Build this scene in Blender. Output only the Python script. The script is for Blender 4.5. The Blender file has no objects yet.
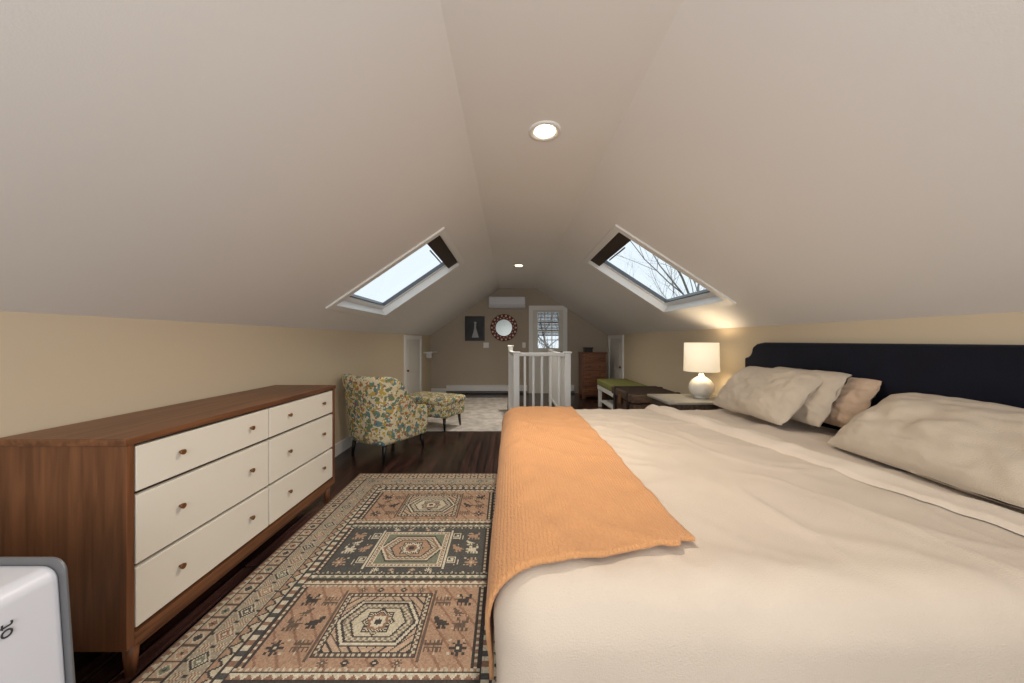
import bpy, bmesh, math, random
from mathutils import Vector, Matrix, noise
random.seed(7)
S = bpy.context.scene
S.view_settings.view_transform = 'Standard'
CAMH = 1.30

def lin(c):
    return tuple(((v/255)/12.92 if v/255 <= 0.04045 else ((v/255+0.055)/1.055)**2.4) for v in c)

def mat(name, rgb, rough=0.6, bump=0.0, bscale=60, var=0.0, vscale=4, metal=0, emit=None, estr=0, coat=0, sheen=0, spec=0.5):
    m = bpy.data.materials.new(name); m.use_nodes = True
    nt = m.node_tree; b = nt.nodes['Principled BSDF']
    c = lin(rgb)
    b.inputs['Base Color'].default_value = (*c, 1)
    b.inputs['Roughness'].default_value = rough
    b.inputs['Metallic'].default_value = metal
    b.inputs['Coat Weight'].default_value = coat
    b.inputs['Sheen Weight'].default_value = sheen
    b.inputs['Specular IOR Level'].default_value = spec
    tc = nt.nodes.new('ShaderNodeTexCoord')
    if var > 0:
        n = nt.nodes.new('ShaderNodeTexNoise'); n.inputs['Scale'].default_value = vscale; n.inputs['Detail'].default_value = 5
        nt.links.new(tc.outputs['Object'], n.inputs['Vector'])
        r = nt.nodes.new('ShaderNodeValToRGB')
        r.color_ramp.elements[0].position = 0.3; r.color_ramp.elements[1].position = 0.7
        r.color_ramp.elements[0].color = (*[v*(1-var) for v in c], 1)
        r.color_ramp.elements[1].color = (*[min(1, v*(1+var)) for v in c], 1)
        nt.links.new(n.outputs['Fac'], r.inputs['Fac']); nt.links.new(r.outputs['Color'], b.inputs['Base Color'])
    if bump > 0:
        n2 = nt.nodes.new('ShaderNodeTexNoise'); n2.inputs['Scale'].default_value = bscale; n2.inputs['Detail'].default_value = 4
        nt.links.new(tc.outputs['Object'], n2.inputs['Vector'])
        bp = nt.nodes.new('ShaderNodeBump'); bp.inputs['Strength'].default_value = bump; bp.inputs['Distance'].default_value = 0.01
        nt.links.new(n2.outputs['Fac'], bp.inputs['Height']); nt.links.new(bp.outputs['Normal'], b.inputs['Normal'])
    if emit:
        b.inputs['Emission Color'].default_value = (*lin(emit), 1); b.inputs['Emission Strength'].default_value = estr
    return m

def wood(name, dark, light, axis=1, scale=14, rough=0.4, planks=0.0, spec=0.5):
    m = bpy.data.materials.new(name); m.use_nodes = True
    nt = m.node_tree; b = nt.nodes['Principled BSDF']; b.inputs['Roughness'].default_value = rough
    b.inputs['Specular IOR Level'].default_value = spec
    tc = nt.nodes.new('ShaderNodeTexCoord'); mp = nt.nodes.new('ShaderNodeMapping')
    sc = [scale]*3; sc[axis] = scale*0.06; mp.inputs['Scale'].default_value = sc
    nt.links.new(tc.outputs['Object'], mp.inputs['Vector'])
    n = nt.nodes.new('ShaderNodeTexNoise'); n.inputs['Scale'].default_value = 3; n.inputs['Detail'].default_value = 8; n.inputs['Distortion'].default_value = 0.6
    nt.links.new(mp.outputs['Vector'], n.inputs['Vector'])
    r = nt.nodes.new('ShaderNodeValToRGB')
    r.color_ramp.elements[0].position = 0.35; r.color_ramp.elements[1].position = 0.68
    r.color_ramp.elements[0].color = (*lin(dark), 1); r.color_ramp.elements[1].color = (*lin(light), 1)
    nt.links.new(n.outputs['Fac'], r.inputs['Fac'])
    out = r.outputs['Color']
    if planks > 0:
        mp2 = nt.nodes.new('ShaderNodeMapping'); mp2.inputs['Rotation'].default_value = (0, 0, math.pi/2)
        nt.links.new(tc.outputs['Object'], mp2.inputs['Vector'])
        br = nt.nodes.new('ShaderNodeTexBrick')
        br.inputs['Color1'].default_value = (0.5, 0.5, 0.5, 1); br.inputs['Color2'].default_value = (1.6, 1.6, 1.6, 1)
        br.inputs['Mortar'].default_value = (0.03, 0.03, 0.03, 1)
        br.inputs['Scale'].default_value = 1; br.inputs['Brick Width'].default_value = 1.4; br.inputs['Row Height'].default_value = planks
        br.inputs['Mortar Size'].default_value = 0.006; br.offset = 0.37
        nt.links.new(mp2.outputs['Vector'], br.inputs['Vector'])
        mx = nt.nodes.new('ShaderNodeMix'); mx.data_type = 'RGBA'; mx.blend_type = 'MULTIPLY'; mx.inputs[0].default_value = 1
        nt.links.new(out, mx.inputs[6]); nt.links.new(br.outputs['Color'], mx.inputs[7]); out = mx.outputs[2]
        bp = nt.nodes.new('ShaderNodeBump'); bp.inputs['Strength'].default_value = 0.8; bp.inputs['Distance'].default_value = 0.006
        nt.links.new(br.outputs['Fac'], bp.inputs['Height']); bp.invert = True
        bp2 = nt.nodes.new('ShaderNodeBump'); bp2.inputs['Strength'].default_value = 0.25; bp2.inputs['Distance'].default_value = 0.004
        nt.links.new(n.outputs['Fac'], bp2.inputs['Height']); nt.links.new(bp.outputs['Normal'], bp2.inputs['Normal'])
        nt.links.new(bp2.outputs['Normal'], b.inputs['Normal'])
    nt.links.new(out, b.inputs['Base Color'])
    return m

def empty(name):
    e = bpy.data.objects.new(name, None); e.empty_display_size = 0.1
    S.collection.objects.link(e); return e

def mobj(name, verts, faces, m, parent=None, smooth=False):
    me = bpy.data.meshes.new(name); me.from_pydata([tuple(v) for v in verts], [], faces); me.update()
    o = bpy.data.objects.new(name, me); S.collection.objects.link(o)
    if m: me.materials.append(m)
    if smooth:
        for p in me.polygons: p.use_smooth = True
    if parent: o.parent = parent
    return o

def fixn(o):
    bm = bmesh.new(); bm.from_mesh(o.data); bmesh.ops.recalc_face_normals(bm, faces=bm.faces); bm.to_mesh(o.data); bm.free()

def bev(o, w, seg=3):
    if w > 0:
        md = o.modifiers.new('bevel', 'BEVEL'); md.width = w; md.segments = seg; md.limit_method = 'ANGLE'
        for p in o.data.polygons: p.use_smooth = True
        w2 = o.modifiers.new('wn', 'WEIGHTED_NORMAL'); w2.keep_sharp = True
    return o

BF = [(0,3,2,1),(4,5,6,7),(0,1,5,4),(1,2,6,5),(2,3,7,6),(3,0,4,7)]
def box(name, lo, hi, m, parent=None, b=0.0, seg=2):
    x0,y0,z0 = lo; x1,y1,z1 = hi
    v = [(x0,y0,z0),(x1,y0,z0),(x1,y1,z0),(x0,y1,z0),(x0,y0,z1),(x1,y0,z1),(x1,y1,z1),(x0,y1,z1)]
    return bev(mobj(name, v, BF, m, parent), b, seg)

def tube(name, p0, p1, r0, r1, m, parent=None, seg=16):
    p0 = Vector(p0); p1 = Vector(p1); d = (p1-p0).normalized()
    a = d.orthogonal().normalized(); c = d.cross(a)
    vs = []; fs = []
    for p, r in ((p0, r0), (p1, r1)):
        for i in range(seg):
            t = 2*math.pi*i/seg; vs.append(p + a*r*math.cos(t) + c*r*math.sin(t))
    for i in range(seg):
        j = (i+1) % seg; fs.append((i, j, seg+j, seg+i))
    fs.append(tuple(reversed(range(seg)))); fs.append(tuple(range(seg, 2*seg)))
    o = mobj(name, vs, fs, m, parent)
    for p in o.data.polygons:
        if len(p.vertices) == 4: p.use_smooth = True
    return o

def lathe(name, prof, c, m, parent=None, seg=40, axis='Z'):
    vs = []; fs = []
    for (r, z) in prof:
        for i in range(seg):
            t = 2*math.pi*i/seg
            if axis == 'Z': vs.append((c[0]+r*math.cos(t), c[1]+r*math.sin(t), c[2]+z))
            else: vs.append((c[0]+r*math.cos(t), c[1]-z, c[2]+r*math.sin(t)))
    for k in range(len(prof)-1):
        for i in range(seg):
            j = (i+1) % seg
            fs.append((k*seg+i, k*seg+j, (k+1)*seg+j, (k+1)*seg+i))
    return mobj(name, vs, fs, m, parent, True)

# ---------------------------------------------------------------- materials
M_ceil = mat('ceiling_paint', (236,234,232), 0.9, 0.05, 200)
M_wall = mat('wall_paint_cream', (214,198,171), 0.9, 0.05, 200)
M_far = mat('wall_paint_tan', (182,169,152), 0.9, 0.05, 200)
M_white = mat('white_trim', (238,238,236), 0.45)
M_floor = wood('dark_floor', (28,16,15), (74,48,43), 1, 10, 0.24, 0.085, 0.55)
M_wal_y = wood('walnut_y', (92,56,34), (134,88,56), 1, 12, 0.42)
M_wal_z = wood('walnut_z', (98,60,36), (130,84,54), 2, 12, 0.42)
M_draw = mat('drawer_offwhite', (236,230,217), 0.4)
M_knob = mat('knob_brass', (128,88,52), 0.4, metal=0.4)
M_duvet = mat('linen_beige', (200,185,168), 0.9, 0.3, 260, 0.04, 3, sheen=0.1)
M_duvet2 = mat('linen_sheet', (207,193,177), 0.9, 0.3, 260, 0.04, 3, sheen=0.1)
M_pil = mat('pillow_linen', (192,178,160), 0.9, 0.35, 200, 0.05, 5, sheen=0.1)
M_pil2 = mat('pillow_blush', (198,172,148), 0.9, 0.35, 200, 0.05, 5, sheen=0.1)
M_navy = mat('navy_velvet', (10,13,28), 0.8, 0.2, 90, 0.25, 6, sheen=0.06, spec=0.25)
M_black = mat('black_wood', (18,15,14), 0.4)
M_metal = mat('grey_rim', (116,116,118), 0.4, metal=0.3)
M_plastic = mat('white_plastic', (218,219,226), 0.35)
M_blind = mat('blind_cassette', (60,50,42), 0.7)
M_sash = mat('sash_white', (234,235,235), 0.4)
M_sashg = mat('sash_grey', (90,98,104), 0.4)
M_text = mat('text_grey', (60,60,62), 0.6)

def glass(name):
    m = bpy.data.materials.new(name); m.use_nodes = True; nt = m.node_tree
    nt.nodes.remove(nt.nodes['Principled BSDF']); o = nt.nodes['Material Output']
    t = nt.nodes.new('ShaderNodeBsdfTransparent'); t.inputs['Color'].default_value = (0.93,0.96,0.97,1)
    g = nt.nodes.new('ShaderNodeBsdfGlossy'); g.inputs['Roughness'].default_value = 0.02
    x = nt.nodes.new('ShaderNodeMixShader'); x.inputs[0].default_value = 0.06
    nt.links.new(t.outputs[0], x.inputs[1]); nt.links.new(g.outputs[0], x.inputs[2]); nt.links.new(x.outputs[0], o.inputs['Surface'])
    return m
M_glass = glass('pane_glass')

M_blank = mat('apricot_gauze', (206,148,96), 0.95, sheen=0.12)
nt = M_blank.node_tree; b = nt.nodes['Principled BSDF']
tc = nt.nodes.new('ShaderNodeTexCoord')
wv = nt.nodes.new('ShaderNodeTexWave'); wv.bands_direction = 'X'; wv.inputs['Scale'].default_value = 26; wv.inputs['Distortion'].default_value = 6; wv.inputs['Detail'].default_value = 3; wv.inputs['Detail Scale'].default_value = 4
nt.links.new(tc.outputs['Object'], wv.inputs['Vector'])
nzb = nt.nodes.new('ShaderNodeTexNoise'); nzb.inputs['Scale'].default_value = 60; nzb.inputs['Detail'].default_value = 3
nt.links.new(tc.outputs['Object'], nzb.inputs['Vector'])
ad = nt.nodes.new('ShaderNodeMath'); ad.operation = 'ADD'
nt.links.new(wv.outputs['Fac'], ad.inputs[0]); nt.links.new(nzb.outputs['Fac'], ad.inputs[1])
bp = nt.nodes.new('ShaderNodeBump'); bp.inputs['Strength'].default_value = 0.55; bp.inputs['Distance'].default_value = 0.007
nt.links.new(ad.outputs[0], bp.inputs['Height']); nt.links.new(bp.outputs['Normal'], b.inputs['Normal'])

def floral():
    m = bpy.data.materials.new('floral_fabric'); m.use_nodes = True; nt = m.node_tree; b = nt.nodes['Principled BSDF']
    b.inputs['Roughness'].default_value = 0.9
    tc = nt.nodes.new('ShaderNodeTexCoord')
    nz = nt.nodes.new('ShaderNodeTexNoise'); nz.inputs['Scale'].default_value = 14; nz.inputs['Detail'].default_value = 2
    nt.links.new(tc.outputs['Object'], nz.inputs['Vector'])
    mv = nt.nodes.new('ShaderNodeMix'); mv.data_type = 'VECTOR'; mv.inputs[0].default_value = 0.09
    nt.links.new(tc.outputs['Object'], mv.inputs[4]); nt.links.new(nz.outputs['Color'], mv.inputs[5])
    base = nt.nodes.new('ShaderNodeRGB'); base.outputs[0].default_value = (*lin((218,206,172)), 1); cur = base.outputs[0]
    layers = [(13, (100,138,138), 0.42, 0.0), (17, (192,166,80), 0.40, 3.1), (15, (116,134,98), 0.34, 7.7), (21, (180,108,80), 0.29, 11.3), (30, (236,226,202), 0.27, 17.0), (26, (76,104,116), 0.22, 23.0)]
    for sc, col, th, off in layers:
        mp = nt.nodes.new('ShaderNodeMapping'); mp.inputs['Location'].default_value = (off, off*.7, off*.3)
        nt.links.new(mv.outputs[1], mp.inputs['Vector'])
        v = nt.nodes.new('ShaderNodeTexVoronoi'); v.inputs['Scale'].default_value = sc
        nt.links.new(mp.outputs['Vector'], v.inputs['Vector'])
        l = nt.nodes.new('ShaderNodeMath'); l.operation = 'LESS_THAN'; l.inputs[1].default_value = th
        nt.links.new(v.outputs['Distance'], l.inputs[0])
        mx = nt.nodes.new('ShaderNodeMix'); mx.data_type = 'RGBA'; mx.inputs[7].default_value = (*lin(col), 1)
        nt.links.new(l.outputs[0], mx.inputs[0]); nt.links.new(cur, mx.inputs[6]); cur = mx.outputs[2]
    nt.links.new(cur, b.inputs['Base Color'])
    return m
M_floral = floral()

# ---------------------------------------------------------------- room shell
XL, XR = -1.95, 2.38
ZKL, ZKR = CAMH+0.111, CAMH+0.131
ZC = CAMH+1.26
XCL = -(1.437-1.26)/0.68
XCR = (1.678-1.26)/0.65
Y0, Y1 = -1.1, 8.2
def zl(x): return CAMH+1.437-0.68*abs(x)
def zr(x): return CAMH+1.678-0.65*x
def ztop(x):
    if x < XCL: return zl(x)
    if x > XCR: return zr(x)
    return ZC
SY0, SY1 = 3.11, 4.34
LX = (-0.66, -1.62); RX = (1.02, 2.0)

vs = []; fs = []
def quad(a, b_, c, d):
    n = len(vs); vs.extend([a, b_, c, d]); fs.append((n, n+1, n+2, n+3))
quad((XCL,Y0,ZC),(XCR,Y0,ZC),(XCR,Y1,ZC),(XCL,Y1,ZC))
for xs, zf in (([XL, LX[1], LX[0], XCL], zl), ([XCR, RX[0], RX[1], XR], zr)):
    ys = [Y0, SY0, SY1, Y1]
    for i in range(3):
        for j in range(3):
            if i == 1 and j == 1: continue
            a, b2 = xs[i], xs[i+1]; c, d = ys[j], ys[j+1]
            quad((a,c,zf(a)),(b2,c,zf(b2)),(b2,d,zf(b2)),(a,d,zf(a)))
mobj('ceiling', vs, fs, M_ceil)
box('floor', (XL-.1,Y0-.1,-0.1), (XR+.1,Y1+.1,0), M_floor)
box('wall_left', (XL-.1,Y0-.1,0), (XL,Y1+.1,ZKL), M_wall)
box('wall_right', (XR,Y0-.1,0), (XR+.1,Y1+.1,ZKR), M_wall)
def gable(name, y, th, holes, m):
    vs2 = []; fs2 = []
    cuts = sorted(set([XL, XCL, XCR, XR] + [h for hh in holes for h in hh[:2]]))
    def prism(xa, xb, za0, zb0, za1, zb1):
        n = len(vs2)
        vs2.extend([(xa,y,za0),(xb,y,zb0),(xb,y+th,zb0),(xa,y+th,za0),(xa,y,za1),(xb,y,zb1),(xb,y+th,zb1),(xa,y+th,za1)])
        fs2.extend([tuple(n+k for k in f) for f in BF])
    for a, b2 in zip(cuts[:-1], cuts[1:]):
        hs = [h for h in holes if h[0] <= a+1e-6 and h[1] >= b2-1e-6]
        if hs:
            h = hs[0]; prism(a, b2, 0, 0, h[2], h[2]); prism(a, b2, h[3], h[3], ztop(a), ztop(b2))
        else: prism(a, b2, 0, 0, ztop(a), ztop(b2))
    return mobj(name, vs2, fs2, m)
gable('wall_far', Y1, 0.1, [(0.68,1.2,1.10,1.98)], M_far)
gable('wall_near', Y0-0.1, 0.1, [(-0.9,1.3,0.8,2.1)], M_wall)  # unseen wall; its opening is added to go with the fill light

box('baseboard_left', (XL,Y0,0), (XL+.014,6.14,0.14), M_white, None, 0.004)
box('baseboard_right', (XR-.014,Y0,0), (XR,6.95,0.14), M_white, None, 0.004)
h = empty('baseboard_heater')
for i,(a,b2) in enumerate(((-1.55,0.42),(1.44,1.56))):
    box('cover_%d'%i, (a,8.13,0.06), (b2,8.197,0.2), M_white, h, 0.008)
    box('fin_%d'%i, (a,8.12,0.02), (b2,8.19,0.05), M_metal, h, 0.002)
    box('lip_%d'%i, (a,8.115,0.185), (b2,8.14,0.2), M_white, h, 0.003)
box('baseboard_far', (XL+.02,8.185,0), (-1.56,8.2,0.12), M_white)

# ---------------------------------------------------------------- skylights
def skylight(name, xs, zf, sgn):
    w = empty(name)
    lowx, upx = xs[1], xs[0]
    L = Vector((lowx, 0, zf(lowx))); U = Vector((upx, 0, zf(upx)))
    v = (U-L); ln = v.length; v.normalize()
    n = Vector((sgn*abs(v.z), 0, abs(v.x)))
    def P(y, s, d):
        p = L + v*s + n*d; return (p.x, y, p.z)
    def bx(nm, y0, y1, s0, s1, d0, d1, m, bb=0.0):
        vv = [P(y0,s0,d0),P(y1,s0,d0),P(y1,s1,d0),P(y0,s1,d0),P(y0,s0,d1),P(y1,s0,d1),P(y1,s1,d1),P(y0,s1,d1)]
        o = mobj(nm, vv, BF, m, w); fixn(o)
        return bev(o, bb)
    t = 0.07
    bx('casing_near', SY0-t, SY0, -t, ln+t, -0.018, 0.0, M_white, 0.003)
    bx('casing_far', SY1, SY1+t, -t, ln+t, -0.018, 0.0, M_white, 0.003)
    bx('casing_low', SY0, SY1, -t, 0, -0.018, 0.0, M_white, 0.003)
    bx('casing_top', SY0, SY1, ln, ln+t, -0.018, 0.0, M_white, 0.003)
    D = 0.13; k = 0.02
    bx('shaft_near', SY0-k, SY0, -k, ln+k, 0, D, M_white)
    bx('shaft_far', SY1, SY1+k, -k, ln+k, 0, D, M_white)
    bx('shaft_low', SY0, SY1, -k, 0, 0, D, M_white)
    bx('shaft_top', SY0, SY1, ln, ln+k, 0, D, M_white)
    f = 0.04
    bx('sash_near', SY0, SY0+f, 0, ln, D-.06, D, M_sash, 0.004)
    bx('sash_far', SY1-f, SY1, 0, ln, D-.06, D, M_sash, 0.004)
    bx('sash_low', SY0+f, SY1-f, 0, f+.02, D-.06, D, M_sash, 0.004)
    bx('sash_top', SY0+f, SY1-f, ln-f, ln, D-.06, D, M_sash, 0.004)
    g = 0.016
    bx('gasket_near', SY0+f, SY0+f+g, f, ln-f, D-.05, D-.01, M_sashg)
    bx('gasket_far', SY1-f-g, SY1-f, f, ln-f, D-.05, D-.01, M_sashg)
    bx('gasket_low', SY0+f, SY1-f, f+.02, f+.02+g, D-.05, D-.01, M_sashg)
    bx('blind_cassette', SY0+.01, SY1-.01, ln-.15, ln-.005, D-.11, D-.062, M_blind, 0.006)
    bx('handle_bar', SY0+.35, SY1-.35, ln-.18, ln-.165, D-.1, D-.085, M_metal, 0.003)
    q = [P(SY0+f,f,D-.03),P(SY1-f,f,D-.03),P(SY1-f,ln-f,D-.03),P(SY0+f,ln-f,D-.03)]
    mobj('pane', q, [(0,1,2,3)], M_glass, w)
skylight('window_1', LX, zl, -1)
skylight('window_2', RX, zr, 1)

# ---------------------------------------------------------------- far door with glass
d = empty('door_1')
M_door = mat('door_white', (222,219,212), 0.5)
DX0, DX1, DZ = 0.46, 1.40, 2.14
box('casing_left', (DX0,8.17,0), (DX0+.1,8.2,DZ), M_white, d, 0.004)
box('casing_right', (DX1-.1,8.17,0), (DX1,8.2,DZ), M_white, d, 0.004)
box('casing_head', (DX0,8.168,DZ-.11), (DX1,8.2,DZ+.0), M_white, d, 0.004)
box('stile_left', (DX0+.1,8.178,0), (0.68,8.2,DZ-.11), M_door, d, 0.002)
box('stile_right', (1.2,8.178,0), (DX1-.1,8.2,DZ-.11), M_door, d, 0.002)
box('lower_panel', (0.68,8.178,0), (1.2,8.2,1.10), M_door, d, 0.002)
box('raised_panel', (0.74,8.17,0.2), (1.14,8.18,0.95), M_door, d, 0.006)
box('top_rail', (0.68,8.178,1.98), (1.2,8.2,DZ-.11), M_door, d, 0.002)
box('meeting_rail', (0.68,8.19,1.5), (1.2,8.22,1.54), M_door, d, 0.002)
for x in (0.853, 1.027): box('muntin', (x-.01,8.2,1.10), (x+.01,8.22,1.98), M_door, d)
for z in (1.3, 1.74): box('muntin_h', (0.68,8.2,z-.01), (1.2,8.22,z+.01), M_door, d)
M_slat = mat('blind_slat', (70,62,54), 0.6)
for i in range(17): box('blind_slat', (0.69,8.225,1.40+i*.034), (1.19,8.25,1.424+i*.034), M_slat, d)
mobj('pane', [(0.68,8.27,1.1),(1.2,8.27,1.1),(1.2,8.27,1.98),(0.68,8.27,1.98)], [(0,1,2,3)], M_glass, d)
lathe('door_knob', [(0.0,0.07),(0.02,0.068),(0.03,0.05),(0.02,0.03),(0.012,0.02),(0.012,0)], (1.25,8.18,1.0), M_knob, d, 16, 'Y')

def closet_door(name, x, y0, y1, z1, sgn):
    e = empty(name); k = sgn
    def bx(nm, a, b2, za, zb, dep, m, bb=0.003):
        xa, xb = sorted((x, x+k*dep)); box(nm, (xa,a,za), (xb,b2,zb), m, e, bb)
    bx('casing_near', y0, y0+.09, 0, z1, .03, M_white)
    bx('casing_far', y1-.09, y1, 0, z1, .03, M_white)
    bx('casing_head', y0+.09, y1-.09, z1-.08, z1, .03, M_white)
    bx('slab', y0+.09, y1-.09, 0.01, z1-.08, .012, M_door)
    bx('panel_up', y0+.2, y1-.2, 0.75, z1-.17, .02, M_door, 0.006)
    bx('panel_low', y0+.2, y1-.2, 0.15, 0.65, .02, M_door, 0.006)
    tube('knob', (x+k*.012, y0+.15, 0.72), (x+k*.05, y0+.15, 0.72), .014, .02, M_knob, e)
closet_door('door_2', XL, 6.15, 7.3, ZKL-.02, 1)
closet_door('door_3', XR, 7.0, 8.05, ZKR-.02, -1)

s = empty('wall_shelf')
box('board', (XL,7.55,1.0), (XL+.2,8.1,1.03), M_white, s, 0.004)
box('bracket', (XL,7.8,0.88), (XL+.12,7.83,1.0), M_white, s, 0.004)

# ---------------------------------------------------------------- recessed lights
M_bulb = mat('bulb_glow', (255,244,225), 0.5, emit=(255,236,205), estr=6)
def downlight(x, y, power):
    e = empty('recessed_light')
    lathe('trim_ring', [(0.060,0.03),(0.062,0.0),(0.085,-0.008),(0.098,-0.003),(0.098,0.002)], (x,y,ZC-.002), M_white, e)
    lathe('lens', [(0.0,-0.002),(0.04,-0.003),(0.062,0.0)], (x,y,ZC-.004), M_bulb, e)
    l = bpy.data.lights.new('downlight_lamp', 'AREA'); l.shape = 'DISK'; l.size = 0.12; l.energy = power; l.color = (1,0.9,0.76); l.spread = math.radians(130)
    o = bpy.data.objects.new('downlight_lamp', l); o.location = (x,y,ZC-.02); S.collection.objects.link(o); o.parent = e
downlight(0.21, 2.02, 20)
downlight(0.15, 5.66, 18)

# ---------------------------------------------------------------- AC unit, mirror, picture
ac = empty('mini_split_air_conditioner')
box('body', (-0.51,7.98,CAMH+.76), (0.37,8.2,CAMH+1.04), M_plastic, ac, 0.03, 4)
box('louver', (-0.48,7.965,CAMH+.775), (0.34,7.99,CAMH+.81), mat('ac_louver',(190,192,194),0.4), ac, 0.004)
box('seam', (-0.50,7.976,CAMH+.83), (0.36,7.985,CAMH+.836), M_metal, ac)

mi = empty('round_wall_mirror')
cm = (-0.15, 8.19, CAMH+.30)
M_mfr = mat('mirror_frame_red', (120,52,40), 0.5, 0.3, 80, 0.3, 20)
M_cream = mat('cream_tile', (225,214,196), 0.4)
M_mirror = mat('mirror_glass', (112,116,114), 0.22, metal=1)
lathe('frame', [(0.2,0.0),(0.2,0.03),(0.22,0.04),(0.3,0.035),(0.325,0.02),(0.33,0.0)], cm, M_mfr, mi, 48, 'Y')
lathe('glass', [(0.0,0.015),(0.205,0.015)], cm, M_mirror, mi, 48, 'Y')
for i in range(18):
    t = 2*math.pi*i/18
    p = (cm[0]+.29*math.cos(t), 8.155, cm[2]+.29*math.sin(t))
    tube('petal', (p[0],8.17,p[2]), (p[0],8.14,p[2]), 0.030, 0.018, M_cream, mi, 10)
for i in range(18):
    t = 2*math.pi*(i+.5)/18
    p = (cm[0]+.235*math.cos(t), 8.155, cm[2]+.235*math.sin(t))
    tube('bead', (p[0],8.17,p[2]), (p[0],8.14,p[2]), 0.015, 0.012, M_cream, mi, 8)

pf = empty('framed_photograph')
box('frame', (-1.10,8.165,CAMH-.02), (-0.62,8.2,CAMH+.58), M_black, pf, 0.004)
box('print', (-1.06,8.16,CAMH+.02), (-0.66,8.167,CAMH+.54), mat('photo_dark',(34,36,42),0.5,var=0.5,vscale=9), pf)
M_fig = mat('photo_light',(170,174,180),0.6)
mobj('figure_dress', [(-.93,8.157,CAMH+.06),(-.76,8.157,CAMH+.06),(-.80,8.157,CAMH+.2),(-.83,8.157,CAMH+.3),(-.82,8.157,CAMH+.38),(-.87,8.157,CAMH+.38),(-.87,8.157,CAMH+.3),(-.89,8.157,CAMH+.2)], [tuple(range(8))], M_fig, pf)
lathe('figure_head', [(0,0.0),(0.03,0.0)], (-.845,8.156,CAMH+.415), M_fig, pf, 16, 'Y')
for (xa, xb) in ((-.65,-.52),(.30,.38)):
    sw = empty('light_switch'); xm = (xa+xb)/2
    box('plate', (xa,8.19,1.11), (xb,8.2,1.24), M_white, sw, 0.003)
    box('toggle', (xm-.006,8.182,1.16), (xm+.006,8.192,1.19), M_white, sw, 0.002)

# ---------------------------------------------------------------- stair railing
r = empty('stair_railing')
def post(x, y, z1, w=0.045, cap=True):
    box('newel', (x-w,y-w,0), (x+w,y+w,z1), M_white, r, 0.006)
    if cap: box('newel_cap', (x-w-.015,y-w-.015,z1), (x+w+.015,y+w+.015,z1+.025), M_white, r, 0.008)
RX0, RX1 = 0.095, 0.855
post(RX0, 5.0, 1.10); post(RX1, 5.0, 1.10); post(0.01, 5.9, 1.18, 0.04); post(RX1, 7.0, 1.08)
def rail(x0,y0,x1,y1,z):
    a = Vector((x0,y0)); b2 = Vector((x1,y1)); dd = (b2-a); L = dd.length; dd.normalize(); nn = Vector((-dd.y,dd.x))*.032
    for nm, za, zb, k in (('handrail', z-.05, z, 1.0), ('bottom_rail', 0.08, 0.13, .8)):
        q = [a-nn*k, b2-nn*k, b2+nn*k, a+nn*k]
        o = mobj(nm, [(p.x,p.y,za) for p in q]+[(p.x,p.y,zb) for p in q], BF, M_white, r); fixn(o); bev(o, .008)
    n = int(L/.115)
    for i in range(1, n):
        p = a + dd*(L*i/n)
        box('baluster', (p.x-.017,p.y-.017,0.13), (p.x+.017,p.y+.017,z-.05), M_white, r, 0.003)
rail(RX0,5.0,RX1,5.0,1.11)
rail(RX0,5.0,0.01,5.9,1.11)
rail(RX1,5.0,RX1,7.0,1.08)

# ---------------------------------------------------------------- dresser
dr = empty('dresser')
X0d, X1d, ya, yb = -1.93, -1.437, 1.255, 2.75
box('top', (X0d,ya-.008,0.902), (X1d+.004,yb+.008,0.93), M_wal_y, dr, 0.003)
box('side_near', (X0d,ya,0.13), (X1d,ya+.028,0.902), M_wal_z, dr, 0.002)
box('side_far', (X0d,yb-.028,0.13), (X1d,yb,0.902), M_wal_z, dr, 0.002)
box('bottom', (X0d,ya+.028,0.13), (X1d,yb-.028,0.175), M_wal_y, dr, 0.002)
box('back', (X0d,ya+.028,0.175), (X0d+.015,yb-.028,0.902), M_wal_y, dr)
box('inner_case', (X0d+.02,ya+.03,0.176), (X1d-.03,yb-.03,0.9), mat('case_dark',(70,44,28),0.6), dr)
ym = (ya+yb)/2
for (za, zb) in ((0.192,0.420),(0.436,0.700),(0.716,0.890)):
    for (a, b2) in ((ya+.034, ym-.005), (ym+.005, yb-.034)):
        box('drawer_front', (X1d-.03,a,za), (X1d-.002,b2,zb), M_draw, dr, 0.003)
        L = b2-a
        for f in (0.24, 0.80):
            yk = a+L*f; zk = (za+zb)/2+.01
            tube('knob_stem', (X1d-.002,yk,zk), (X1d+.010,yk,zk), .005, .005, M_knob, dr, 10)
            tube('knob', (X1d+.008,yk,zk), (X1d+.018,yk,zk), .010, .0115, M_knob, dr, 16)
for x in (X0d+.05, X1d-.04):
    for y in (ya+.05, yb-.05):
        tube('leg', (x,y,0.135), (x,y,0.0), .026, .017, M_wal_z, dr)
box('leg_rail', (X1d-.06,ya+.06,0.09), (X1d-.03,yb-.06,0.13), M_wal_y, dr, 0.002)

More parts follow.
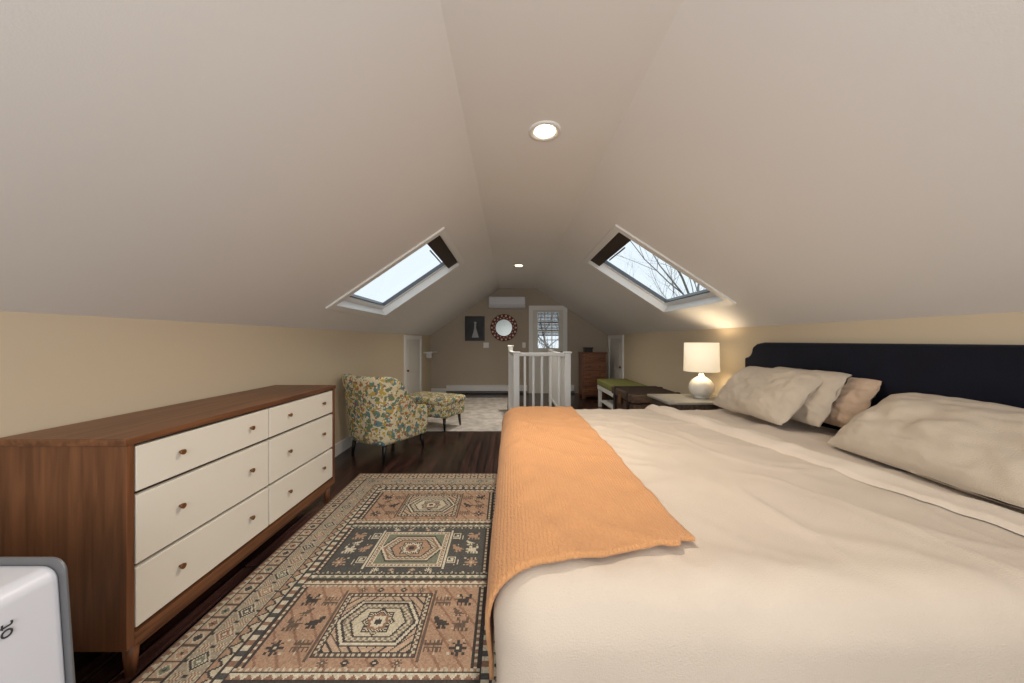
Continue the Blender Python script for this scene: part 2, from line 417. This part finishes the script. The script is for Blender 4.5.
# ---------------------------------------------------------------- white appliance lower left
ap = empty('portable_heater')
def plate(name, y0, y1, x0, x1, z0, z1, rad, m, flare=0.0, b_=0.006):
    pts = []
    for (cx, cz, a0) in ((x1-rad, z1-rad, 0), (x0+rad, z1-rad, 90), (x0+rad, z0+rad, 180), (x1-rad, z0+rad, 270)):
        for i in range(7):
            t = math.radians(a0+15*i)
            px_, pz_ = cx+rad*math.cos(t), cz+rad*math.sin(t)
            px_ += flare*(z1-pz_)*(1 if cx > (x0+x1)/2 else -1)
            pts.append((px_, pz_))
    n = len(pts)
    o = mobj(name, [(p[0],y0,p[1]) for p in pts]+[(p[0],y1,p[1]) for p in pts],
             [tuple(range(n)), tuple(reversed(range(n,2*n)))]+[(i,(i+1)%n,n+(i+1)%n,n+i) for i in range(n)], m, ap)
    fixn(o); return bev(o, b_, 3)
plate('body', 0.60, 0.852, -1.66, -1.148, 0.05, 0.728, 0.035, M_plastic, 0.07, 0.006)
plate('back_rim', 0.852, 0.858, -1.675, -1.134, 0.04, 0.746, 0.035, M_metal, 0.07, 0.002)
plate('back_shell', 0.858, 0.90, -1.60, -1.23, 0.08, 0.69, 0.035, M_metal, 0.0, 0.006)
box('base_left', (-1.60,0.6,0.0), (-1.52,0.9,0.06), M_metal, ap, 0.006)
box('base_right', (-1.24,0.6,0.0), (-1.16,0.9,0.06), M_metal, ap, 0.006)
cu = bpy.data.curves.new('lettering', 'FONT'); cu.body = 'ot'; cu.size = 0.040; cu.extrude = 0.0006
to = bpy.data.objects.new('lettering', cu); S.collection.objects.link(to); cu.materials.append(M_text)
ex = Vector((0,0,1)); ez = Vector((1,0,0)); ey = ez.cross(ex)
Mx = Matrix.Identity(4)
for i, v_ in enumerate((ex, ey, ez)):
    for k in range(3): Mx[k][i] = v_[k]
Mx.translation = Vector((-1.1385, 0.767, 0.625))
to.matrix_world = Mx
to.parent = ap

# ---------------------------------------------------------------- bed
bed = empty('bed')
ZT, R = 0.68, 0.12
BX0, BX1, BY0, BY1 = -0.045, 2.26, 0.79, 3.09
def drape(a, b2, e=0.0, amp=1.0):
    cx = max(a, BX0+R); cy = min(max(b2, BY0+R), BY1-R)
    ox = a-cx; oy = b2-cy; s_ = math.hypot(ox, oy)
    nz = noise.noise(Vector((a*1.6, b2*1.6, 0.3)))*.016 + noise.noise(Vector((a*5+b2*2, b2*4, 2.3)))*.007
    nz += 0.012*max(0, noise.noise(Vector((a*2.2+b2*1.5, (b2-a)*6, 5.1))))
    nz += 0.009*max(0, .2-abs(noise.noise(Vector((a*1.2-b2*2.0, (b2+a)*2.4, 8.1)))))*4
    nz += 0.006*max(0, .12-abs(noise.noise(Vector((a*3.1, b2*2.2+a*2, 18.1)))))*8
    nz *= amp
    if s_ < 1e-6: return (cx, cy, ZT+e+nz)
    dx, dy = ox/s_, oy/s_
    th = s_/R
    if th < math.pi/2:
        hz = (R+e)*math.sin(th); z = ZT-R+(R+e)*math.cos(th)+nz*math.cos(th)
    else:
        hz = R+e; z = ZT-R-(s_-R*math.pi/2)
        k = min(1, (ZT-R-z)/.3)
        hz += k*(noise.noise(Vector((a*3*abs(dy)+b2*3*abs(dx), z*0.8, 9)))*.024) - .008*k
    return (cx+dx*hz, cy+dy*hz, max(z, 0.06+0.001*s_))
def cloth(name, a0, a1, n, b0f, b1f, k, e, m, parent, thick, amp=1.0, extra=None):
    vs = []; fs = []
    for i in range(n+1):
        a = a0+(a1-a0)*i/n
        c0, c1 = b0f(a), b1f(a)
        for j in range(k+1):
            bb = c0+(c1-c0)*j/k
            vs.append(drape(a, bb, e + (extra(a, bb) if extra else 0), amp))
    for i in range(n):
        for j in range(k):
            p = i*(k+1)+j; fs.append((p, p+k+1, p+k+2, p+1))
    o = mobj(name, vs, fs, m, parent, True)
    if thick:
        sd = o.modifiers.new('s', 'SOLIDIFY'); sd.thickness = thick; sd.offset = 1
    return o
hang = 0.62
cloth('duvet', BX0+R-hang, 2.24, 170, lambda a: BY0+R-hang, lambda a: BY1-R+hang, 200, 0, M_duvet, bed, 0)
line = lambda b2: 1.22+(3.08-b2)*.2
vs = []; fs = []
nb, na = 120, 14
for j in range(nb+1):
    b2 = BY0+R-.45 + (BY1-R+.4-(BY0+R-.45))*j/nb
    bc = min(max(b2, BY0), BY1)
    c = line(bc)+.018*noise.noise(Vector((b2*3,0,0)))
    for i in range(na+1):
        f = i/na; prof = 0.032*(max(0, 1-(2*f-1)**4))**.5 + .006*math.sin(f*9+b2*2)
        vs.append(drape(c+.17*f+.03*f*noise.noise(Vector((b2*2,f,4))), b2, prof+.001))
for j in range(nb):
    for i in range(na):
        p = j*(na+1)+i; fs.append((p, p+1, p+na+2, p+na+1))
mobj('folded_sheet', vs, fs, M_duvet2, bed, True)
box('mattress', (0.03,0.88,0.3), (2.24,3.01,0.62), M_duvet2, bed, 0.06, 4)
box('box_base', (0.03,0.9,0.08), (2.24,2.99,0.3), M_black, bed, 0.01)
for x in (0.4, 2.15):
    for y in (1.0, 2.9): tube('leg', (x,y,0.09), (x,y,0.0), .03, .022, M_black, bed)
hy0, hy1, ht = 0.60, 3.27, 1.278
out = [(hy0,0.0),(hy1,0.0),(hy1,1.13)]
for i in range(1, 9):
    t = math.pi/2*i/8
    out.append((hy1-0.10*math.sin(t), 1.13+0.085*(1-math.cos(t))*1.0))
out += [(hy1-.115,1.238),(hy1-.16,1.265),(hy1-.24,ht),(hy0+.24,ht),(hy0+.16,1.265),(hy0+.115,1.238)]
for i in range(8, 0, -1):
    t = math.pi/2*i/8
    out.append((hy0+0.10*math.sin(t), 1.13+0.085*(1-math.cos(t))))
out.append((hy0,1.13))
n = len(out)
hv = [(2.285,y,z) for y,z in out]+[(2.362,y,z) for y,z in out]
hf = [tuple(range(n)), tuple(reversed(range(n,2*n)))]+[(i,n+i,n+(i+1)%n,(i+1)%n) for i in range(n)]
hb = mobj('headboard', hv, hf, M_navy, None); fixn(hb)
bev(hb, 0.022, 4)

bl = cloth('throw_blanket', BX0+R-.42, 0.55, 80,
      lambda a: (0.975 - 0.02*math.sin(a*9)) if a > .5 else 0.88+max(0,a-.05)*.22 + (max(0, -a-.1))*.35 + .008*math.sin(a*22),
      lambda a: BY1-R+.16, 180, 0.010, M_blank, None, 0.012,
      extra=lambda a, bb: .007*abs(noise.noise(Vector((a*7, bb*2.5, 31)))) + .006*max(0, noise.noise(Vector((a*3+bb*4, bb*1.5-a*4, 37)))))
def pillow(center, L, W, T, rot, m, seed):
    N = 36; vs = []; fs = []
    for side in (1, -1):
        for i in range(N+1):
            for j in range(N+1):
                u = -1+2*i/N; v = -1+2*j/N
                u = math.sin(u*math.pi/2)*.4+u*.6; v = math.sin(v*math.pi/2)*.4+v*.6
                t = (max(0,1-abs(u)**2.6)*max(0,1-abs(v)**2.8))**.55
                cr = 1-.07*(u*u*v*v)**2
                x = u*W/2*(1-.06*(1-v*v)*abs(u))*cr; y = v*L/2*(1-.04*(1-u*u)*abs(v))*cr
                w = noise.noise(Vector((u*2+seed, v*2, side)))*.022 + noise.noise(Vector((u*5+seed, v*3.5, side*2)))*.013
                w += .024*abs(noise.noise(Vector(((u+v)*3+seed, (u-v)*6, side)))) + .020*abs(noise.noise(Vector((u*2-seed, v*8, side+4))))
                z = side*(T/2*t) + w*(0.3+t)
                if (i in (0,N) or j in (0,N)): z = w*.6
                z += -.03*u*u*(1 if u > 0 else 0) + .02*noise.noise(Vector((u, v, seed)))
                vs.append((x, y, z))
    K = (N+1)**2
    for i in range(N):
        for j in range(N):
            p = i*(N+1)+j
            fs.append((p, p+N+1, p+N+2, p+1)); fs.append((K+p, K+p+1, K+p+N+2, K+p+N+1))
    o = mobj('pillow', vs, fs, m, None, True)
    bm = bmesh.new(); bm.from_mesh(o.data); bmesh.ops.remove_doubles(bm, verts=bm.verts, dist=1e-4); bmesh.ops.recalc_face_normals(bm, faces=bm.faces); bm.to_mesh(o.data); bm.free()
    o.location = center; o.rotation_euler = [math.radians(a) for a in rot]
    sb = o.modifiers.new('s','SUBSURF'); sb.levels = 1; sb.render_levels = 1
    return o
pillow((1.96,2.60,0.905), 0.80, 0.50, 0.18, (0,-49,0), M_pil, 1)
pillow((2.09,2.47,0.915), 0.70, 0.42, 0.13, (0,-63,-3), M_pil, 5)
pillow((2.18,2.32,0.90), 0.60, 0.36, 0.09, (0,-70,1), M_pil2, 8)
pillow((1.99,1.47,0.86), 0.92, 0.54, 0.20, (0,-36,-2), M_pil, 12)

# ---------------------------------------------------------------- nightstand + lamp
ns = empty('nightstand')
M_nsg = mat('nightstand_top', (158,154,144), 0.4, var=.08, vscale=20)
M_nsw = wood('nightstand_wood', (60,50,42), (98,84,70), 1, 12, 0.5)
box('top', (1.60,3.38,0.645), (2.33,3.92,0.67), M_nsg, ns, 0.005)
box('apron', (1.64,3.41,0.5), (2.31,3.89,0.645), M_nsw, ns, 0.004)
box('drawer', (1.628,3.46,0.52), (1.642,3.84,0.63), M_nsw, ns, 0.003)
tube('knob', (1.63,3.65,0.575), (1.60,3.65,0.575), .01, .014, M_knob, ns)
box('shelf', (1.66,3.43,0.16), (2.29,3.87,0.185), M_nsw, ns, 0.003)
for x in (1.67,2.28):
    for y in (3.44,3.86): box('leg', (x-.022,y-.022,0), (x+.022,y+.022,0.5), M_nsw, ns, 0.003)
lp = empty('table_lamp')
lc = (2.09, 3.66, 0.67)
M_cer = mat('lamp_ceramic', (225,222,215), 0.35, 0.25, 40)
M_shade = mat('lamp_shade', (250,240,220), 0.8, emit=(255,232,194), estr=0.6)
lathe('base', [(0.0,0.0),(0.07,0.0),(0.075,0.012),(0.07,0.02),(0.085,0.03),(0.115,0.065),(0.125,0.105),(0.118,0.15),(0.095,0.19),(0.055,0.22),(0.03,0.235),(0.025,0.26),(0.018,0.265),(0.0,0.265)], lc, M_cer, lp)
tube('stem', (lc[0],lc[1],lc[2]+.26), (lc[0],lc[1],lc[2]+.34), .008, .008, M_knob, lp)
lathe('shade', [(0.172,0.29),(0.174,0.29),(0.168,0.60),(0.166,0.60),(0.172,0.29)], lc, M_shade, lp, 48)
lathe('bulb', [(0.0,0.34),(0.02,0.36),(0.03,0.41),(0.02,0.45),(0.0,0.46)], lc, M_bulb, lp, 16)
l = bpy.data.lights.new('lamp_bulb_light', 'POINT'); l.energy = 6; l.color = (1,0.82,0.58); l.shadow_soft_size = 0.06
o = bpy.data.objects.new('lamp_bulb_light', l); o.location = (lc[0],lc[1],lc[2]+.44); S.collection.objects.link(o); o.parent = lp

# ---------------------------------------------------------------- trunk
tr = empty('storage_trunk')
M_trk = mat('trunk_wicker', (84,64,50), 0.7, 0.8, 60, 0.4, 30)
M_strap = mat('trunk_strap', (38,26,20), 0.5)
box('body', (1.52,4.15,0.02), (2.15,4.95,0.50), M_trk, tr, 0.01)
box('lid', (1.50,4.13,0.51), (2.17,4.97,0.62), M_trk, tr, 0.02, 3)
for y in (4.3, 4.8):
    box('strap', (1.493,y-.025,0.02), (2.177,y+.025,0.628), M_strap, tr, 0.004)
box('clasp', (1.48,4.51,0.44), (1.5,4.59,0.56), M_knob, tr, 0.004)
for i in range(8): box('lid_weave', (1.53,4.18+i*.1,0.618), (2.14,4.21+i*.1,0.626), M_strap, tr, 0.002)
for x in (1.56,2.1):
    for y in (4.2,4.9): box('foot', (x-.03,y-.03,0), (x+.03,y+.03,0.03), M_strap, tr)

be = empty('storage_bench')
M_green = mat('olive_cushion', (136,138,78), 0.9, 0.3, 90, 0.1, 10)
box('seat_frame', (1.72,5.3,0.34), (2.3,6.6,0.42), M_white, be, 0.005)
box('cushion', (1.71,5.29,0.42), (2.31,6.61,0.54), M_green, be, 0.03, 4)
for x in (1.76,2.26):
    for y in (5.35,6.55): box('leg', (x-.03,y-.03,0), (x+.03,y+.03,0.34), M_white, be, 0.004)
box('shelf', (1.76,5.35,0.1), (2.26,6.55,0.13), M_white, be, 0.003)

cb = empty('chest_of_drawers')
M_cab = wood('cabinet_wood', (88,52,34), (140,88,58), 0, 12, 0.45)
box('case', (1.60,7.38,0.06), (2.12,7.80,1.0), M_cab, cb, 0.004)
box('top', (1.58,7.36,1.0), (2.14,7.82,1.025), M_cab, cb, 0.004)
for i in range(5):
    z = 0.1+i*.178
    box('drawer', (1.63,7.362,z), (2.09,7.382,z+.165), M_cab, cb, 0.004)
    for x in (1.75,1.97): tube('knob', (x,7.362,z+.085), (x,7.34,z+.085), .01, .014, M_black, cb, 10)
for x in (1.63,2.09):
    for y in (7.42,7.77): box('foot', (x-.025,y-.025,0), (x+.025,y+.025,0.06), M_cab, cb)
jb = empty('jewelry_box')
box('body', (1.66,7.45,1.026), (1.84,7.6,1.11), M_black, jb, 0.004)
box('lid', (1.65,7.44,1.11), (1.85,7.61,1.135), M_black, jb, 0.006)

# ---------------------------------------------------------------- armchair
def xf(px, py, ang, p):
    c, s_ = math.cos(ang), math.sin(ang)
    return (px+p[0]*c-p[1]*s_, py+p[0]*s_+p[1]*c, p[2])
def obox(name, T, lo, hi, m, parent, b_=0, seg=3):
    o = box(name, lo, hi, m, parent, b_, seg)
    for v in o.data.vertices: v.co = Vector(xf(*T, tuple(v.co)))
    return o
ch = empty('armchair')
T = (-1.445, 3.93, math.radians(-30))
path = []
W2 = 0.295
for i in range(5): path.append((W2, 0.34-0.39*i/5, 0))
for i in range(17):
    t = math.pi*i/16
    cxx = math.copysign(abs(math.cos(t))**.6, math.cos(t)); sy = math.sin(t)**.6 if math.sin(t) > 0 else 0
    path.append((W2*cxx, -0.05-0.26*sy, 1))
for i in range(1, 6): path.append((-W2, -0.05+0.39*i/5, 0))
vs = []; fs = []; Kp = 10
npth = len(path)
for i, (x, y, _) in enumerate(path):
    a = Vector(path[max(0,i-1)][:2]); c = Vector(path[min(npth-1,i+1)][:2])
    tg = (c-a).normalized(); nn = Vector((-tg.y, tg.x))
    if nn.dot(Vector((x, y-.1))) < 0: nn = -nn
    f = min(1, max(0, (0.20-y)/0.44)); f = f*f*(3-2*f)
    zt = 0.53+0.38*f
    flare = 0.085*f
    th = 0.075
    prof = [(0.0,0.17),(0.0+flare*.1,0.35),(flare*.5,zt*.7),(flare,zt-.03),(flare-.01+.0,zt),(flare-th*.5,zt+.012),(flare-th,zt-.005),(flare*.9-th-.0,zt-.05),(flare*.3-th,zt*.65),(-th,0.17)]
    for (o_, z) in prof:
        p = Vector((x, y))+nn*(o_+.045)
        vs.append(xf(*T, (p.x, p.y, z)))
for i in range(npth-1):
    for j in range(Kp):
        k = (j+1) % Kp
        fs.append((i*Kp+j, i*Kp+k, (i+1)*Kp+k, (i+1)*Kp+j))
fs.append(tuple(range(Kp))); fs.append(tuple(reversed([(npth-1)*Kp+j for j in range(Kp)])))
o = mobj('back_shell', vs, fs, M_floral, ch, True); fixn(o)
sb = o.modifiers.new('s','SUBSURF'); sb.levels = 2; sb.render_levels = 2
obox('seat_base', T, (-.28,-.28,.16), (.28,.38,.32), M_floral, ch, 0.03)
obox('seat_cushion', T, (-.25,-.25,.32), (.25,.42,.47), M_floral, ch, 0.05, 5)
obox('back_cushion', T, (-.23,-.26,.46), (.23,-.15,.84), M_floral, ch, 0.05, 5)
for (x, y) in ((-.25,-.24),(.25,-.24),(-.25,.3),(.25,.3)):
    p0 = xf(*T, (x, y, 0.17)); p1 = xf(*T, (x*1.05, y*1.08, 0.0))
    tube('leg', p0, p1, .026, .014, M_black, ch, 12)
ot = empty('ottoman')
T2 = (-1.15, 5.02, math.radians(-24))
obox('body', T2, (-.41,-.26,.2), (.41,.26,.40), M_floral, ot, 0.05, 4)
obox('cushion', T2, (-.42,-.27,.37), (.42,.27,.48), M_floral, ot, 0.05, 5)
for (x, y) in ((-.33,-.19),(.33,-.19),(-.33,.19),(.33,.19)):
    tube('leg', xf(*T2, (x,y,.21)), xf(*T2, (x*1.05,y*1.05,.021)), .024, .014, M_black, ot, 12)

# ---------------------------------------------------------------- rugs
M_shag = mat('pale_shag', (206,199,192), 0.95, 1.0, 60, 0.25, 7)
N1, N2 = 80, 110
vs = []; fs = []
for i in range(N1+1):
    for j in range(N2+1):
        x = -1.5+1.45*i/N1; y = 4.75+2.75*j/N2
        ed = min(i, N1-i, j, N2-j)
        vs.append((x, y, 0.006 if ed == 0 else 0.013+.005*noise.noise(Vector((x*14,y*14,0)))))
for i in range(N1):
    for j in range(N2):
        p = i*(N2+1)+j; fs.append((p, p+N2+1, p+N2+2, p+1))
shag = mobj('shag_rug', vs, fs, M_shag, None, True)

PAL = {'k': (76,72,70), 'n': (88,88,86), 'r': (148,116,99), 'o': (174,145,123), 'c': (198,189,168), 'b': (165,155,138), 't': (140,129,114), 'w': (208,200,180), 'g': (126,130,114), 'd': (108,94,84), 'p': (190,167,145)}
GOAT = ["..k....k.","..kk...k.","...k.kkk.","kkkkkkk..",".kkkkkk..",".kkkkkk..",".k.k.k.k.",".k.k.k.k."]
HOOK = ["kkkkkk..","k....k..","k.kk.k..","k..k.k.k","kkkk.k.k",".....k.k","kkkkkk.k",".......k"]
STAR = ["...k...",".k.k.k.","..kkk..","kkkwkkk","..kkk..",".k.k.k.","...k..."]
COMB = ["k.k.k.k.k","k.k.k.k.k","kkkkkkkkk","....k....","kkkkkkkkk","k.k.k.k.k","k.k.k.k.k"]
BIRD = ["kk......","kkk.....",".kkkk...",".kkkkkk.","..kkkkkk","...k.k..","..kk.kk."]
DIAM = ["...k...","..kkk..",".kkwkk.","kkwwwkk",".kkwkk.","..kkk..","...k..."]
RW, RL = 166, 233
def bmp(B, u, v, s_=1.3):
    c = int(math.floor(u/s_)); r_ = int(math.floor(v/s_))
    if 0 <= r_ < len(B) and 0 <= c < len(B[0]):
        return B[len(B)-1-r_][c]
    return '.'
def rugcol(x, y):
    e = min(x, RW-x, y, RL-y)
    t = y if e in (x, RW-x) else x
    if e < 1.2: return 'd'
    if e < 4.4:
        return 'c' if abs((t % 3.6)-1.8)*1.8 < (e-1.2) else 'r'
    if e < 5: return 'k'
    if e < 11.5:
        u = (t % 7.2)-3.6; v = e-8.2; m_ = abs(u)+abs(v); k = int(t//7.2) % 4
        if m_ < .8: return 'k'
        if m_ < 2.2: return ('r','g','o','n')[k]
        if m_ < 2.9: return 'w'
        if abs(u) > 3.0: return 'd'
        return 'p'
    if e < 12.2: return 'k'
    if e < 24.5:
        per = 12.4
        u = (t % per)-per/2; v = e-18.3; m_ = abs(u)+abs(v)*1.05; k = int(t//per) % 4
        c2 = ('r','n','o','g')[k]
        if m_ < 1.0: return 'w'
        if m_ < 2.4: return c2
        if m_ < 3.1: return 'w'
        if m_ < 4.3: return 'k' if k % 2 else 'r'
        if m_ < 5.0: return 'c'
        if abs(u) < .5 and abs(v) > 4: return 'k'
        if abs(u) > 4.0 and abs(v) > 1.4 and abs(v) < 4.8:
            return 'r' if (int(abs(u)*1.5)+int(abs(v)*1.5)) % 2 else 'c'
        if abs(u) > 5.6 and abs(v) < .8: return 'k'
        if abs(v) > 5.4: return 'c' if int(t*1.1) % 2 else 'b'
        return 'b'
    if e < 25.1: return 'k'
    if e < 30:
        ph = (t % 5.2); z = abs(ph-2.6)*1.5; v = e-25.1
        if abs(v-z*.9-.5) < .7: return 'k'
        return 'c' if v > z else 'o'
    if e < 30.8: return 'k'
    if e < 34:
        k = int(t/2.4) % 4
        return ('w','r','w','n')[k]
    if e < 35: return 'k'
    px = x-RW/2
    fy = y-35; PH = (RL-70)/3
    idx = min(2, int(fy//PH)); py = fy-idx*PH-PH/2
    dark = idx == 1
    p, q = abs(px), abs(py); hx, hy = RW/2-35, PH/2
    bg = 'n' if dark else ('o' if (int(x/1.3+y/1.7) % 7) else 'r')
    if q > hy-.9: return 'k'
    if q > hy-3.4:
        z = abs((px % 4)-2)
        return 'w' if (hy-.9-q) > z*1.1 else ('r' if not dark else 'g')
    if q > hy-4.2: return 'k'
    if q > hy-5.2: return 'c' if int(p/1.2) % 2 else bg
    if p > hx-.9: return 'k'
    if p > hx-2.6: return 'w' if int(q/1.4) % 2 else 'r'
    if p > hx-3.3: return 'k'
    fr_ = max(p/1.25, q)
    if 16.6 < fr_ < 17.3: return 'w' if dark else 'k'
    if 15.4 < fr_ <= 16.6: return 'c' if (int(p/1.1)+int(q/1.1)) % 2 else ('r' if dark else 'd')
    if 14.8 < fr_ <= 15.4: return 'w' if dark else 'k'
    md = max(q*1.12, p*.70+q*.42)
    if fr_ <= 14.8 and md >= 14:
        return 'g' if dark else 'p' if (int(p+q) % 4) else 'k'
    if md < 14:
        if md > 13.2: return 'k'
        if md > 12.2: return 'w'
        if md > 11.3: return 'r' if dark else 'k'
        if md > 9.2: return ('c' if (int(p/1.2)+int(q/1.2)) % 2 else 't')
        if md > 8.5: return 'k'
        st = min(max(p, q), (p+q)*.72)
        if st < 1.3: return 'k'
        if st < 2.8: return 'r' if dark else 'w'
        if st < 3.8: return 'w' if dark else 'r'
        if st < 5.0: return 'k' if (int(p*1.4)+int(q*1.4)) % 2 else 'c'
        if st < 5.6: return 'k'
        return 'o' if dark else 'c'
    fg = 'w' if dark else 'd'
    fg2 = 'o' if dark else 'k'
    for (B, ox, oy, f, s_) in ((COMB, 24, 9, fg, .85), (COMB, 24, -15, fg, .85), (GOAT, 33.5, 9, fg2, .95), (BIRD, 25, -3.5, fg2, .95), (GOAT, 34, -5, fg, .9), (STAR, 34.5, -17, fg2, 1.1), (DIAM, 2, 11, fg, .5), (STAR, 13, 17.6, fg, .55), (DIAM, 4, 17.6, fg2, .55), (STAR, 13, -21.6, fg, .55), (DIAM, 4, -21.6, fg2, .55), (BIRD, 33, 3, fg, .7)):
        if dark and B is COMB: B = HOOK
        c_ = bmp(B, p-ox, py-oy, s_)
        if c_ == 'k': return f
        if c_ == 'w': return 'c'
    if abs(p-22.6) < .5 and q < hy-8: return fg
    if (int(p*1.0) % 6 == 4) and (int(q) % 6 == 3): return 'c'
    return bg
cs = 0.62
nx, ny = int(RW/cs), int(RL/cs)
vs = []; fs = []; cols = []
for j in range(ny+1):
    for i in range(nx+1):
        x = i/nx*RW/100; y = j/ny*RL/100
        vs.append((-1.455+x+0.03*(1-j/ny), 0.91+y, 0.012 if 0 < i < nx and 0 < j < ny else 0.002))
for j in range(ny):
    for i in range(nx):
        p = j*(nx+1)+i; fs.append((p, p+1, p+nx+2, p+nx+1))
        k = rugcol((i+.5)/nx*RW, (j+.5)/ny*RL)
        c = lin(PAL[k]); f = 1+random.uniform(-.18,.18)
        cols.append((c[0]*f, c[1]*f, c[2]*f, 1))
me = bpy.data.meshes.new('area_rug'); me.from_pydata(vs, [], fs); me.update()
at = me.color_attributes.new('knots', 'FLOAT_COLOR', 'CORNER')
buf = []
for c in cols: buf.extend(c*4)
at.data.foreach_set('color', buf)
rug = bpy.data.objects.new('area_rug', me); S.collection.objects.link(rug)
m = bpy.data.materials.new('knotted_wool'); m.use_nodes = True; nt = m.node_tree; b = nt.nodes['Principled BSDF']
b.inputs['Roughness'].default_value = 0.95; b.inputs['Specular IOR Level'].default_value = 0.15
an = nt.nodes.new('ShaderNodeAttribute'); an.attribute_name = 'knots'
tc = nt.nodes.new('ShaderNodeTexCoord'); nz = nt.nodes.new('ShaderNodeTexNoise'); nz.inputs['Scale'].default_value = 5; nz.inputs['Detail'].default_value = 6
nt.links.new(tc.outputs['Object'], nz.inputs['Vector'])
rr = nt.nodes.new('ShaderNodeValToRGB'); rr.color_ramp.elements[0].color = (.74,.72,.70,1); rr.color_ramp.elements[1].color = (1.05,1.04,1.02,1)
nt.links.new(nz.outputs['Fac'], rr.inputs['Fac'])
mx = nt.nodes.new('ShaderNodeMix'); mx.data_type = 'RGBA'; mx.blend_type = 'MULTIPLY'; mx.inputs[0].default_value = 1
nt.links.new(an.outputs['Color'], mx.inputs[6]); nt.links.new(rr.outputs['Color'], mx.inputs[7]); nt.links.new(mx.outputs[2], b.inputs['Base Color'])
me.materials.append(m)

# ---------------------------------------------------------------- outside trees
M_bark = mat('bark', (140,134,130), 0.9)
def tree(name, base, h, seed):
    rnd = random.Random(seed)
    cu = bpy.data.curves.new(name, 'CURVE'); cu.dimensions = '3D'; cu.bevel_depth = 1.0; cu.bevel_resolution = 1
    def br(p, d, L, r, lv):
        sp = cu.splines.new('POLY'); n = 5; sp.points.add(n)
        q = p.copy(); pts = []
        for i in range(n+1):
            sp.points[i].co = (*q, 1); sp.points[i].radius = r*(1-.5*i/n); pts.append(q.copy())
            d = (d+Vector((rnd.uniform(-1,1),rnd.uniform(-1,1),rnd.uniform(-.6,1)))*.16).normalized(); q = q+d*L/n
        if lv < 5:
            for _ in range(4 if lv < 3 else 3):
                k = rnd.randint(2, n); dd = (d+Vector((rnd.uniform(-1,1),rnd.uniform(-1,1),rnd.uniform(-.3,.8)))*.85).normalized()
                br(pts[k], dd, L*rnd.uniform(.55,.78), r*.45, lv+1)
    br(Vector(base), Vector((0,0,1)), h, .12, 0)
    cu.materials.append(M_bark)
    o = bpy.data.objects.new(name, cu); S.collection.objects.link(o); return o
tree('bare_tree', (9.0,13.0,-4.0), 6.5, 3)
tree('bare_tree', (2.5,17.0,-4.0), 5, 5)
mobj('ground', [(-60,-60,-4),(60,-60,-4),(60,60,-4),(-60,60,-4)], [(0,1,2,3)], mat('winter_lawn',(110,108,84),0.95,var=.3))

# ---------------------------------------------------------------- world & light
w = bpy.data.worlds.new('overcast'); S.world = w; w.use_nodes = True
bg = w.node_tree.nodes['Background']; bg.inputs['Color'].default_value = (*lin((220,229,236)), 1); bg.inputs['Strength'].default_value = 1.35
l = bpy.data.lights.new('rear_fill_light', 'AREA'); l.shape = 'RECTANGLE'; l.size = 2.1; l.size_y = 1.2; l.energy = 50; l.color = (0.98,0.98,0.98)  # added fill light behind the camera, not a known window
o = bpy.data.objects.new('rear_fill_light', l); o.location = (0.2,Y0+.02,1.45); o.rotation_euler = (math.radians(90),0,0); S.collection.objects.link(o)

cam = bpy.data.cameras.new('camera'); co = bpy.data.objects.new('camera', cam); S.collection.objects.link(co)
co.location = (0,0,CAMH); co.rotation_euler = (math.radians(90),0,0)
cam.sensor_width = 36; cam.lens = 335/1024*36; cam.shift_x = 2/1024; cam.shift_y = -1.5/1024; cam.clip_start = 0.02
S.camera = co
